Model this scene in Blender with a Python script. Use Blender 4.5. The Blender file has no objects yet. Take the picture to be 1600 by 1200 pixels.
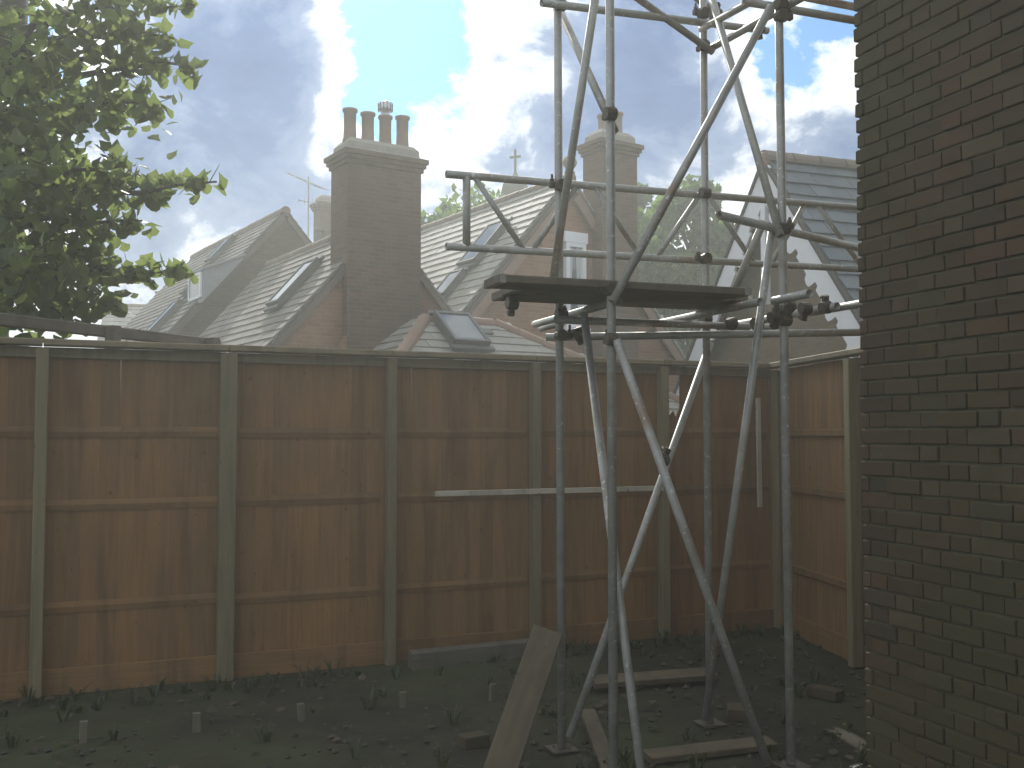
import bpy, math, random
from mathutils import Vector, Matrix
R = math.radians
rnd = random.Random(11)
scene = bpy.context.scene
coll = scene.collection

# ------------------------------------------------------------------ camera
PITCH = R(2.79); FP = 1600.0; EYE = 1.7
cam_d = bpy.data.cameras.new('camera'); cam = bpy.data.objects.new('camera', cam_d); coll.objects.link(cam)
cam.location = (0, 0, EYE); cam.rotation_euler = (R(90) + PITCH, 0, 0)
cam_d.sensor_width = 36; cam_d.lens = 36 * FP / 1600; cam_d.clip_end = 2000; cam_d.clip_start = .05
scene.camera = cam
# ------------------------------------------------------------------ sun, sky, exposure
SUN_AZ, SUN_EL = R(-10), R(34)
SUN = Vector((math.sin(SUN_AZ) * math.cos(SUN_EL), math.cos(SUN_AZ) * math.cos(SUN_EL), math.sin(SUN_EL)))
sun_d = bpy.data.lights.new('sun', 'SUN'); sun = bpy.data.objects.new('sun', sun_d); coll.objects.link(sun)
sun_d.energy = 3.4; sun_d.angle = R(.6); sun_d.color = (1, .96, .88)
sun.rotation_euler = SUN.to_track_quat('Z', 'Y').to_euler(); sun.location = (0, 0, 30)
scene.view_settings.view_transform = 'Standard'; scene.view_settings.look = 'None'
scene.view_settings.gamma = 1; scene.view_settings.use_curve_mapping = False
scene.view_settings.exposure = 0.43
VEIL_DENSITY, VEIL_G = .0062, .5  # scattering volume added to stand in for lens glare
SKY_STRENGTH = .08
scene.render.engine = 'CYCLES'
scene.cycles.use_denoising = True
scene.cycles.max_bounces = 6; scene.cycles.transparent_max_bounces = 8
scene.cycles.volume_bounces = 0
scene.cycles.sample_clamp_indirect = 6

def ray(px, py):
    u = (px - 800) / FP; v = (600 - py) / FP
    c, s = math.cos(PITCH), math.sin(PITCH)
    return Vector((u, c - s * v, s + c * v))
def at(px, py, Y):                       # the point on this ray at depth Y
    d = ray(px, py); return Vector((0, 0, EYE)) + d * (Y / d.y)
def at_z(px, py, z):                     # the point on this ray at height z
    d = ray(px, py); return Vector((0, 0, EYE)) + d * ((z - EYE) / d.z)
def on_plane(px, py, P, Q, off=0):       # the point on this ray in the upright plane through P and Q
    n = Vector((Q[1] - P[1], -(Q[0] - P[0]), 0)).normalized()
    d = ray(px, py); o = Vector((0, 0, EYE)); p = Vector((P[0], P[1], 0)) + n * off
    return o + d * ((p - o).dot(n) / d.dot(n))

class N:                                  # small helper for node trees
    def __init__(s, nt): s.nt = nt
    def __call__(s, t, ins=None, **kw):
        n = s.nt.nodes.new(t)
        for k, v in kw.items(): setattr(n, k, v)
        for k, v in (ins or {}).items():
            sock = n.inputs[k]
            if isinstance(v, bpy.types.NodeSocket): s.nt.links.new(v, sock)
            else: sock.default_value = v
        return n
    def math(s, op, a, b=0., c=0., clamp=False):
        n = s('ShaderNodeMath', {0: a, 1: b, 2: c}, operation=op); n.use_clamp = clamp; return n.outputs[0]
    def vm(s, op, a, b=(0, 0, 0)):
        n = s('ShaderNodeVectorMath', {0: a, 1: b}, operation=op)
        return n.outputs['Value'] if op in ('DOT_PRODUCT', 'LENGTH', 'DISTANCE') else n.outputs[0]
    def mix(s, f, a, b, mode='MIX'):
        n = s('ShaderNodeMix', data_type='RGBA', blend_type=mode)
        for i, v in ((0, f), (6, a), (7, b)):
            if isinstance(v, bpy.types.NodeSocket): s.nt.links.new(v, n.inputs[i])
            else: n.inputs[i].default_value = v if i == 0 else (*v[:3], 1)
        return n.outputs[2]
    def ramp(s, f, stops, interp='LINEAR'):
        n = s('ShaderNodeValToRGB', {0: f}); n.color_ramp.interpolation = interp
        e = n.color_ramp.elements
        while len(e) < len(stops): e.new(1)
        for el, (p, c) in zip(e, stops): el.position = p; el.color = (*c, 1) if len(c) == 3 else c
        return n.outputs[0]
    def noise(s, vec, scale, detail=4, rough=.55, dist=0, out='Fac'):
        n = s('ShaderNodeTexNoise', {'Scale': scale, 'Detail': detail, 'Roughness': rough, 'Distortion': dist})
        if vec is not None: s.nt.links.new(vec, n.inputs['Vector'])
        return n.outputs[0] if out == 'Fac' else n.outputs[1]

world = bpy.data.worlds.new('World'); scene.world = world; world.use_nodes = True
nt = world.node_tree; nt.nodes.clear(); n = N(nt)
sky = n('ShaderNodeTexSky', sky_type='NISHITA', sun_disc=False, sun_elevation=SUN_EL, sun_rotation=SUN_AZ,
        air_density=1.0, dust_density=.3, ozone_density=1.0)
dirv = n.vm('NORMALIZE', n('ShaderNodeTexCoord').outputs['Generated'])
sep = n('ShaderNodeSeparateXYZ', {0: dirv})
cvec = n.vm('ADD', n.vm('MULTIPLY', dirv, (1, 1, 1.35)), (3.1, 1.7, .4))
big = n.noise(cvec, 4.2, 3, .5)
fine = n.noise(cvec, 9.5, 9, .60, .25)
thick = n.math('ADD', n.math('MULTIPLY', big, .55), n.math('MULTIPLY', fine, 1.0))
thick = n.math('SUBTRACT', thick, .255)
def cloud_bank(px, py, width, amount):   # thick or thin part of the cloud cover in one direction
    global thick
    d = ray(px, py).normalized()
    dist = n.vm('DISTANCE', dirv, tuple(d))
    e = n.math('POWER', 2.718, n.math('MULTIPLY', n.math('POWER', n.math('DIVIDE', dist, width), 2.), -1.))
    thick = n.math('ADD', thick, n.math('MULTIPLY', e, amount))
cloud_bank(350, 190, .11, .30); cloud_bank(215, 370, .05, .14); cloud_bank(1000, 170, .11, .26); cloud_bank(600, 320, .05, .1)
cloud_bank(600, 40, .065, -.3); cloud_bank(800, 60, .05, -.04); cloud_bank(320, 360, .05, -.16); cloud_bank(1260, 110, .05, -.16)
cloud_bank(1240, 210, .06, .12); cloud_bank(1290, 60, .03, -.06)
# thin veil is bright, thick cloud is grey-blue underneath
cover = n.ramp(thick, [(.38, (0, 0, 0)), (.47, (1, 1, 1))])
body = n.ramp(thick, [(.46, (11.0, 11.4, 11.8)), (.56, (8.2, 8.8, 9.6)), (.65, (2.7, 3.6, 5.4)), (.80, (1.15, 2.0, 4.0)), (1, (.8, 1.5, 3.2))])
sdot = n.math('MAXIMUM', n.vm('DOT_PRODUCT', dirv, tuple(SUN)), 0.)
glow = n.math('ADD', 1., n.math('MULTIPLY', n.math('POWER', sdot, 14.), .35))
skyc = n.mix(1., n.mix(1., sky.outputs[0], (.48, .86, 1.15), 'MULTIPLY'), n('ShaderNodeCombineXYZ', {0: glow, 1: glow, 2: glow}).outputs[0], 'MULTIPLY')
body = n.mix(1., body, n('ShaderNodeCombineXYZ', {0: glow, 1: glow, 2: glow}).outputs[0], 'MULTIPLY')
col = n.mix(cover, skyc, body)
bg = n('ShaderNodeBackground', {'Color': col, 'Strength': SKY_STRENGTH})
nt.links.new(bg.outputs[0], n('ShaderNodeOutputWorld').inputs[0])

# ------------------------------------------------------------------ materials
def material(name, fn):
    m = bpy.data.materials.new(name); m.use_nodes = True; t = m.node_tree; t.nodes.clear()
    k = N(t); out = t.nodes.new('ShaderNodeOutputMaterial'); t.links.new(fn(k), out.inputs[0]); return m
def principled(k, color, rough=.7, metal=0., bump=None, bump_s=.3, bump_d=.01, spec=.5):
    ins = {'Base Color': color if isinstance(color, bpy.types.NodeSocket) else (*color, 1), 'Roughness': rough, 'Metallic': metal, 'Specular IOR Level': spec}
    if bump is not None:
        ins['Normal'] = k('ShaderNodeBump', {'Height': bump, 'Strength': bump_s, 'Distance': bump_d}).outputs[0]
    return k('ShaderNodeBsdfPrincipled', ins).outputs[0]
def objco(k, scale=(1, 1, 1), shift=True):
    v = k('ShaderNodeTexCoord').outputs['Object']
    if shift:
        r = k('ShaderNodeObjectInfo').outputs['Random']
        v = k.vm('ADD', v, k('ShaderNodeCombineXYZ', {0: k.math('MULTIPLY', r, 37.), 1: k.math('MULTIPLY', r, 91.), 2: k.math('MULTIPLY', r, 53.)}).outputs[0])
    return k.vm('MULTIPLY', v, scale)
def pos(k): return k('ShaderNodeNewGeometry').outputs['Position']
def rand(k):
    r = k.math('ADD', k('ShaderNodeObjectInfo').outputs['Random'], k('ShaderNodeNewGeometry').outputs['Random Per Island'])
    return k.math('FRACT', r)

def wood(name, c0, c1, axis=2, rough=.8, grey=None):
    sc = [14, 14, 14]; sc[axis] = .9
    def fn(k):
        v = objco(k, tuple(sc))
        g = k.noise(v, 2.2, 6, .6, .6)
        blot = k.noise(objco(k, (1.3, 1.3, .8)), 1.6, 3)
        c = k.mix(k.ramp(g, [(.3, (0, 0, 0)), (.7, (1, 1, 1))]), c0, c1)
        c = k.mix(k.math('MULTIPLY', k.ramp(blot, [(.45, (0, 0, 0)), (.75, (1, 1, 1))]), .6), c, grey or tuple(x * .55 for x in c0))
        run = k.noise(k.vm('MULTIPLY', pos(k), (7, 7, .55)), 1.0, 6, .62, .4)         # water runs and weather stains
        c = k.mix(k.math('MULTIPLY', k.ramp(run, [(.48, (0, 0, 0)), (.68, (1, 1, 1))]), .55), c, tuple(x * .5 for x in c0))
        spot = k.noise(objco(k, (9, 9, 5)), 3.0, 2)                                   # knots
        c = k.mix(k.math('MULTIPLY', k.ramp(spot, [(.70, (0, 0, 0)), (.76, (1, 1, 1))]), .7), c, tuple(x * .35 for x in c0))
        hsv = k('ShaderNodeHueSaturation', {'Color': c, 'Value': k.math('ADD', .89, k.math('MULTIPLY', k('ShaderNodeObjectInfo').outputs['Random'], .22))})
        return principled(k, hsv.outputs[0], rough, 0, g, .35, .004)
    return material(name, fn)
M = {}
M['fence_board'] = wood('fence_board_wood', (.20, .102, .036), (.28, .148, .052), grey=(.14, .092, .04))
M['fence_post'] = wood('fence_post_wood', (.165, .135, .07), (.225, .185, .10), grey=(.18, .145, .08))
M['fence_rail'] = wood('fence_rail_wood', (.185, .098, .036), (.255, .138, .05), axis=0, grey=(.135, .088, .04))
M['cap_wood'] = wood('cap_wood', (.19, .15, .09), (.28, .23, .14), axis=0, grey=(.15, .13, .085))
M['grey_timber'] = wood('grey_timber', (.10, .088, .066), (.16, .14, .105), axis=0)
M['pale_batten'] = wood('pale_batten', (.44, .41, .32), (.56, .52, .41), axis=0, grey=(.36, .32, .25))
M['peg'] = wood('peg_wood', (.12, .108, .075), (.17, .15, .105), axis=2)
M['plank'] = wood('scaffold_plank_wood', (.13, .105, .07), (.20, .165, .11), axis=0, grey=(.09, .08, .06))
M['old_plank'] = wood('old_plank_wood', (.09, .068, .038), (.13, .10, .058), axis=2, grey=(.045, .04, .028))

def f_steel(k):
    v = objco(k)
    a = k.noise(v, 9, 6, .65); b = k.noise(v, 2.3, 3)
    c = k.mix(k.ramp(a, [(.35, (0, 0, 0)), (.7, (1, 1, 1))]), (.33, .325, .29), (.47, .465, .425))
    c = k.mix(k.math('MULTIPLY', k.ramp(b, [(.56, (0, 0, 0)), (.72, (1, 1, 1))]), .8), c, (.24, .13, .07))
    c = k.mix(k.ramp(k.noise(v, 40, 3), [(.62, (0, 0, 0)), (.68, (1, 1, 1))]), c, (.62, .60, .55))
    return principled(k, c, k.math('ADD', .36, k.math('MULTIPLY', a, .32)), .35, a, .15, .003)
M['steel'] = material('galvanised_steel', f_steel)
def f_rust(k):
    v = objco(k); a = k.noise(v, 14, 6, .65)
    c = k.mix(k.ramp(a, [(.35, (0, 0, 0)), (.68, (1, 1, 1))]), (.075, .065, .05), (.17, .14, .105))
    return principled(k, c, .6, .5, a, .4, .004)
M['coupler'] = material('rusty_coupler_steel', f_rust)

def f_brick_piece(k):
    v = objco(k); a = k.noise(v, 18, 6, .6); r = rand(k)
    c = k.ramp(r, [(0, (.06, .043, .03)), (.3, (.095, .056, .034)), (.6, (.125, .07, .04)), (.8, (.08, .062, .042)), (1, (.15, .105, .062))])
    c = k.mix(k.math('MULTIPLY', a, .7), c, (.07, .05, .035))
    soot = k.noise(k.vm('MULTIPLY', pos(k), (1, 1, .6)), 1.1, 4)
    c = k.mix(k.math('MULTIPLY', k.ramp(soot, [(.36, (0, 0, 0)), (.62, (1, 1, 1))]), .75), c, (.066, .062, .030))
    return principled(k, c, .88, 0, a, .5, .006, .25)
M['brick'] = material('dark_stock_brick', f_brick_piece)
M['mortar'] = material('old_mortar', lambda k: principled(k, k.mix(k.noise(pos(k), 22, 5), (.085, .082, .05), (.125, .12, .075)), .95, 0, k.noise(pos(k), 60, 4), .5, .004, .2))

def brick_wall_mat(name, g, c0, c1, mort, rowh=.075):
    def fn(k):
        geo = k('ShaderNodeNewGeometry'); p = geo.outputs['Position']; nn = geo.outputs['Normal']
        r_ = (-g[1], g[0], 0)
        ug = k.vm('DOT_PRODUCT', p, (g[0], g[1], 0)); ur = k.vm('DOT_PRODUCT', p, r_)
        side = k.math('GREATER_THAN', k.math('ABSOLUTE', k.vm('DOT_PRODUCT', nn, (g[0], g[1], 0))), .6)
        u = k.math('ADD', k.math('MULTIPLY', side, ur), k.math('MULTIPLY', k.math('SUBTRACT', 1., side), ug))
        z = k('ShaderNodeSeparateXYZ', {0: p}).outputs[2]
        vec = k('ShaderNodeCombineXYZ', {0: u, 1: z, 2: 0.}).outputs[0]
        b = k('ShaderNodeTexBrick', {'Vector': vec, 'Color1': (*c0, 1), 'Color2': (*c1, 1), 'Mortar': (*mort, 1), 'Scale': 1., 'Mortar Size': .006,
              'Mortar Smooth': .2, 'Brick Width': .225, 'Row Height': rowh, 'Bias': 0.})
        st = k.noise(k.vm('MULTIPLY', p, (1, 1, .5)), .9, 5, .6)
        c = k.mix(k.math('MULTIPLY', k.ramp(st, [(.4, (0, 0, 0)), (.7, (1, 1, 1))]), .6), b.outputs[0], (.10, .075, .055))
        c = k.mix(k.math('MULTIPLY', k.noise(p, 30, 3), .35), c, (.12, .07, .04))
        return principled(k, c, .9, 0, k.math('SUBTRACT', k.noise(p, 40, 3), b.outputs['Fac']), .5, .006, .25)
    return material(name, fn)
def tile_mat(name, stops, moss=(.12, .12, .07), rough=.75):
    def fn(k):
        a = k.noise(objco(k), 12, 5); r = rand(k)
        c = k.ramp(r, stops)
        c = k.mix(k.math('MULTIPLY', a, .5), c, tuple(x * .6 for x in stops[0][1]))
        mo = k.noise(pos(k), .8, 5, .6)
        c = k.mix(k.math('MULTIPLY', k.ramp(mo, [(.5, (0, 0, 0)), (.7, (1, 1, 1))]), .55), c, moss)
        return principled(k, c, rough, 0, a, .4, .005)
    return material(name, fn)
M['tile'] = tile_mat('grey_brown_roof_tile', [(0, (.16, .135, .11)), (.5, (.21, .185, .15)), (1, (.27, .24, .20))])
M['pale_tile'] = tile_mat('pale_roof_tile', [(0, (.30, .28, .24)), (.5, (.37, .35, .30)), (1, (.44, .42, .37))], (.28, .26, .2))
M['dark_tile'] = tile_mat('dark_roof_tile', [(0, (.10, .088, .075)), (.5, (.135, .12, .10)), (1, (.17, .15, .13))])
M['slate'] = tile_mat('blue_grey_slate', [(0, (.065, .085, .10)), (.5, (.085, .105, .12)), (1, (.11, .13, .14))], (.12, .14, .11), .55)
M['ridge_tile'] = tile_mat('clay_ridge_tile', [(0, (.24, .15, .10)), (.5, (.30, .19, .13)), (1, (.36, .25, .18))], (.2, .17, .12))
M['brown_ridge'] = tile_mat('brown_ridge_tile', [(0, (.16, .12, .09)), (.5, (.20, .15, .11)), (1, (.24, .18, .14))])
M['verge_board'] = material('brown_verge_board', lambda k: principled(k, k.mix(k.noise(pos(k), 8, 4), (.10, .07, .05), (.15, .11, .08)), .8))
M['felt'] = material('roof_batten_dark', lambda k: principled(k, k.mix(k.noise(pos(k), 6), (.05, .045, .04), (.09, .08, .07)), .9))
M['cement'] = material('grey_cement', lambda k: principled(k, k.mix(k.noise(pos(k), 9, 6), (.22, .20, .17), (.36, .33, .28)), .95, 0, k.noise(pos(k), 25, 5), .5, .01))
M['lead'] = material('lead_flashing', lambda k: principled(k, k.mix(k.noise(pos(k), 7, 5), (.20, .21, .22), (.34, .35, .36)), .6, .2))
M['pot'] = material('clay_chimney_pot', lambda k: principled(k, k.mix(k.noise(objco(k), 5, 5), (.19, .13, .095), (.28, .20, .15)), .85, 0, k.noise(objco(k), 20, 4), .3, .005))
M['metal_dark'] = material('dark_painted_metal', lambda k: principled(k, k.mix(k.noise(objco(k), 8, 4), (.07, .07, .065), (.13, .13, .12)), .5, .4))
M['zinc'] = material('zinc_cowl', lambda k: principled(k, k.mix(k.noise(objco(k), 8, 4), (.40, .42, .43), (.58, .60, .62)), .35, .8))
M['white_paint'] = material('white_gloss_paint', lambda k: principled(k, k.mix(k.noise(objco(k), 6, 5), (.76, .77, .77), (.86, .86, .85)), .5, 0, k.noise(objco(k), 30, 3), .1, .002))
M['glass'] = material('window_glass', lambda k: principled(k, k.mix(k.noise(objco(k), 2, 2), (.05, .065, .08), (.09, .11, .13)), .04, 0, k.noise(objco(k), 3, 2), .04, .01, 1.0))
M['net'] = material('net_curtain', lambda k: principled(k, k.mix(k.noise(objco(k, (30, 30, 2)), 2, 3), (.45, .47, .47), (.62, .64, .64)), .9))
M['render_wall'] = material('rendered_wall', lambda k: principled(k, k.mix(k.noise(pos(k), 2.5, 6), (.40, .36, .30), (.52, .48, .41)), .92, 0, k.noise(pos(k), 30, 4), .3, .005))
M['stone'] = material('church_stone', lambda k: principled(k, k.mix(k.noise(pos(k), 3, 6), (.10, .095, .085), (.16, .15, .13)), .92))
M['bark'] = material('tree_bark', lambda k: principled(k, k.mix(k.noise(objco(k, (9, 9, 2)), 2, 6, .65), (.06, .05, .04), (.16, .14, .11)), .95, 0, k.noise(objco(k, (9, 9, 2)), 2, 6), .7, .02))
def leaf_mat(name, stops, trans=.5):
    def fn(k):
        r = rand(k); c = k.ramp(r, stops)
        c = k.mix(k.math('MULTIPLY', k.noise(pos(k), 1.3, 3), .4), c, tuple(x * .6 for x in stops[0][1]))
        a = principled(k, c, .42, spec=.5)
        t = k('ShaderNodeBsdfTranslucent', {'Color': k.mix(1., c, (2.4, 2.5, 1.5), 'MULTIPLY')}).outputs[0]
        return k('ShaderNodeMixShader', {0: trans, 1: a, 2: t}).outputs[0]
    return material(name, fn)
M['leaf'] = leaf_mat('broad_green_leaf', [(0, (.085, .105, .05)), (.5, (.105, .13, .06)), (1, (.13, .155, .075))], .6)
M['far_leaf'] = leaf_mat('distant_green_leaf', [(0, (.05, .09, .025)), (.5, (.075, .125, .035)), (1, (.11, .16, .05))], .45)
def f_ground(k):
    p = pos(k); a = k.noise(p, 3.5, 8, .65); b = k.noise(p, .5, 4)
    c = k.mix(k.ramp(a, [(.3, (0, 0, 0)), (.72, (1, 1, 1))]), (.024, .022, .014), (.052, .046, .03))
    c = k.mix(k.math('MULTIPLY', k.ramp(b, [(.45, (0, 0, 0)), (.6, (1, 1, 1))]), .6), c, (.06, .075, .03))
    return principled(k, c, .95, 0, a, .8, .03, .2)
M['soil'] = material('garden_soil', f_ground)
M['concrete'] = material('clod_earth', lambda k: principled(k, k.mix(k.noise(pos(k), 5, 7, .6), (.035, .03, .021), (.07, .06, .043)), .92, 0, k.noise(pos(k), 24, 5), .4, .005))

# ------------------------------------------------------------------ mesh helpers
class MB:
    def __init__(s): s.v = []; s.f = []
    def add(s, vs, fs):
        o = len(s.v); s.v += [Vector(p) for p in vs]; s.f += [tuple(i + o for i in f) for f in fs]; return s
    def box(s, c, ax, ay, az):           # centre and three half axes
        c, ax, ay, az = map(Vector, (c, ax, ay, az))
        vs = [c + ax * i + ay * j + az * k for i in (-1, 1) for j in (-1, 1) for k in (-1, 1)]
        fs = [(0, 1, 3, 2), (4, 6, 7, 5), (0, 4, 5, 1), (2, 3, 7, 6), (0, 2, 6, 4), (1, 5, 7, 3)]
        if ax.cross(ay).dot(az) < 0: fs = [f[::-1] for f in fs]
        return s.add(vs, fs)
    def bev(s, c, ax, ay, az, b=.004):   # box with chamfered long edges (along ax)
        c, ax, ay, az = map(Vector, (c, ax, ay, az))
        ly, lz = ay.length, az.length; ey, ez = ay.normalized(), az.normalized()
        prof = [(ly - b, -lz), (ly, -lz + b), (ly, lz - b), (ly - b, lz), (-ly + b, lz), (-ly, lz - b), (-ly, -lz + b), (-ly + b, -lz)]
        vs = [c + ax * t + ey * y + ez * z for t in (-1, 1) for y, z in prof]
        fs = [(i, (i + 1) % 8, (i + 1) % 8 + 8, i + 8) for i in range(8)] + [tuple(range(7, -1, -1)), tuple(range(8, 16))]
        if ax.cross(ay).dot(az) < 0: fs = [f[::-1] for f in fs]
        return s.add(vs, fs)
    def tube(s, p, q, r, n=14, r2=None, hollow=False):
        p, q = Vector(p), Vector(q); d = (q - p).normalized(); r2 = r if r2 is None else r2
        a = d.orthogonal().normalized(); b = d.cross(a)
        ring = lambda c, rr: [c + (a * math.cos(t) + b * math.sin(t)) * rr for t in [2 * math.pi * i / n for i in range(n)]]
        if not hollow:
            vs = ring(p, r) + ring(q, r2)
            return s.add(vs, [(i, (i + 1) % n, (i + 1) % n + n, i + n) for i in range(n)] + [tuple(range(n - 1, -1, -1)), tuple(range(n, 2 * n))])
        k = .86; vs = ring(p, r) + ring(q, r2) + ring(q, r2 * k) + ring(p, r * k)
        fs = []
        for lv in range(4):
            for i in range(n):
                fs.append((lv * n + i, lv * n + (i + 1) % n, ((lv + 1) % 4) * n + (i + 1) % n, ((lv + 1) % 4) * n + i))
        return s.add(vs, fs)
    def lathe(s, c, prof, n=18):
        c = Vector(c); vs = []
        for r, z in prof: vs += [c + Vector((r * math.cos(2 * math.pi * i / n), r * math.sin(2 * math.pi * i / n), z)) for i in range(n)]
        fs = []
        for l in range(len(prof) - 1):
            for i in range(n): fs.append((l * n + i, l * n + (i + 1) % n, (l + 1) * n + (i + 1) % n, (l + 1) * n + i))
        fs += [tuple(range(n - 1, -1, -1)), tuple((len(prof) - 1) * n + i for i in range(n))]
        return s.add(vs, fs)
    def prism(s, pts, ext):              # polygon pushed along ext
        pts = [Vector(p) for p in pts]; ext = Vector(ext); m = len(pts)
        vs = pts + [p + ext for p in pts]
        nrm = sum((pts[i].cross(pts[(i + 1) % m]) for i in range(m)), Vector())
        fs = [tuple(range(m - 1, -1, -1)), tuple(range(m, 2 * m))] + [(i, (i + 1) % m, (i + 1) % m + m, i + m) for i in range(m)]
        if nrm.dot(ext) < 0: fs = [f[::-1] for f in fs]
        return s.add(vs, fs)
    def build(s, name, mat, parent=None, smooth=False, frame=None, stuff=False):
        lo = Vector([min(v[i] for v in s.v) for i in range(3)]); hi = Vector([max(v[i] for v in s.v) for i in range(3)])
        org = (lo + hi) / 2
        if parent is None: org.z = lo.z
        rot = Matrix.Identity(3) if frame is None else frame
        inv = rot.inverted()
        me = bpy.data.meshes.new(name); me.from_pydata([inv @ (v - org) for v in s.v], [], s.f)
        me.materials.append(M[mat]); me.update()
        if smooth:
            me.polygons.foreach_set('use_smooth', [len(p.vertices) == 4 for p in me.polygons])
        o = bpy.data.objects.new(name, me); coll.objects.link(o)
        w = Matrix.Translation(org) @ rot.to_4x4()
        WORLD[o.name] = w
        if parent is not None:
            o.parent = parent; w = WORLD[parent.name].inverted() @ w
        o.matrix_basis = w
        if stuff: o['kind'] = 'stuff'
        return o
WORLD = {}
def empty(name, loc, label, cat, group=None):
    o = bpy.data.objects.new(name, None); coll.objects.link(o); o.location = loc; o.empty_display_size = .2
    WORLD[o.name] = Matrix.Translation(Vector(loc)); return tag(o, label, cat, group)
def tag(o, label, cat, group=None):
    o['label'] = label; o['category'] = cat
    if group: o['group'] = group
    return o
def setting(o): o['kind'] = 'structure'; return o
def copy_piece(src, name, parent, matrix):       # a piece sharing its mesh with src
    o = src.copy(); o.name = name; coll.objects.link(o); WORLD[o.name] = matrix
    o.parent = parent; o.matrix_basis = WORLD[parent.name].inverted() @ matrix; return o
def mesh_of(mb, name, mat):
    me = bpy.data.meshes.new(name); me.from_pydata(mb.v, [], mb.f); me.materials.append(M[mat]); me.update(); return me
def piece(me, name, parent, matrix):
    o = bpy.data.objects.new(name, me); coll.objects.link(o); WORLD[o.name] = matrix
    o.parent = parent; o.matrix_basis = WORLD[parent.name].inverted() @ matrix; return o
def frame3(x, y, z): return Matrix((x, y, z)).transposed()
UP = Vector((0, 0, 1))

# ------------------------------------------------------------------ ground
gb = MB()
G = 40
for j in range(G + 1):
    for i in range(G + 1):
        fx = (i / G * 2 - 1); fy = (j / G * 2 - 1)
        x = 150 * fx * abs(fx) ** 1.6; y = 150 * fy * abs(fy) ** 1.6 + 4
        gb.v.append(Vector((x, y, rnd.uniform(-.02, .012) if abs(x) < 8 and abs(y - 5) < 9 else 0)))
gb.f = [(j * (G + 1) + i, j * (G + 1) + i + 1, (j + 1) * (G + 1) + i + 1, (j + 1) * (G + 1) + i) for j in range(G) for i in range(G)]
setting(gb.build('ground', 'soil'))

# ------------------------------------------------------------------ garden fence
TOP_RATIO = 138 / 370.
def fence_pt(px):                         # foot of the fence below this pixel column
    return at_z(px, 678 + (415 - .094 * px), 0.0)
F0, F1 = fence_pt(55), fence_pt(1232)
fu = (F1 - F0).normalized(); fn = Vector((fu.y, -fu.x, 0))          # fn faces the garden
BAY = (fence_pt(607) - fence_pt(350)).length
FH = 2.29
corner = F0 + fu * BAY * 5
fence = empty('closeboard_fence', F0, 'tall brown closeboard fence of upright boards with olive posts across the garden', 'fence')
bw = .115
board_meshes = []
for kv in range(5):
    b = MB(); h = FH - .16 - rnd.uniform(0, .012); w = .0625
    # feather-edge: one edge thicker than the other, slight bow
    bow = rnd.uniform(-.004, .004); th0, th1 = .007, .018
    vs = []; nz = 6
    for i in range(nz + 1):
        z = h * i / nz; x0 = bow * math.sin(math.pi * i / nz)
        vs += [(-w + x0, -th0 / 2, z), (w + x0, -th1 / 2, z), (w + x0, th1 / 2, z), (-w + x0, th0 / 2, z)]
    fs = [(3, 2, 1, 0), tuple(nz * 4 + q for q in range(4))]
    for i in range(nz):
        for q in range(4): fs.append((i * 4 + q, i * 4 + (q + 1) % 4, (i + 1) * 4 + (q + 1) % 4, (i + 1) * 4 + q))
    b.add(vs, fs); board_meshes.append(mesh_of(b, 'fence_board', 'fence_board'))
fr = frame3(fu, -fn, UP).to_4x4()
GAP_PX = 552; gapT = (fence_pt(GAP_PX) - F0).dot(fu)
holeT0 = (on_plane(1054, 600, F0, F1) - F0).dot(fu); holeT1 = (on_plane(1071, 600, F0, F1) - F0).dot(fu)
t = -2.2 * BAY; endT = BAY * 5
while t < endT:
    step = bw + rnd.uniform(-.003, .003)
    c = t + step / 2
    if abs(c - gapT) < step / 2: t += .017                                # the open joint that lets light through
    if abs(c - (holeT0 + holeT1) / 2) <= step / 2:                           # one board is broken off short
        short = MB(); hz = 1.72
        short.prism([(-.058, -.007, 0), (.058, -.007, 0), (.058, -.007, hz + .06), (.02, -.007, hz - .03), (-.01, -.007, hz + .03), (-.058, -.007, hz - .02)], (0, .014, 0))
        o = piece(mesh_of(short, 'fence_board', 'fence_board'), 'fence_board', fence, Matrix.Translation(F0 + fu * c - fn * .045 + UP * .15) @ fr)
        t += step; continue
    m = Matrix.Translation(F0 + fu * c - fn * (.045 + rnd.uniform(0, .004)) + UP * .15) @ fr @ Matrix.Rotation(R(rnd.uniform(-.25, .25)), 4, 'Y') @ Matrix.Rotation(R(3.5), 4, 'Z')
    piece(rnd.choice(board_meshes), 'fence_board', fence, m); t += step
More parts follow.
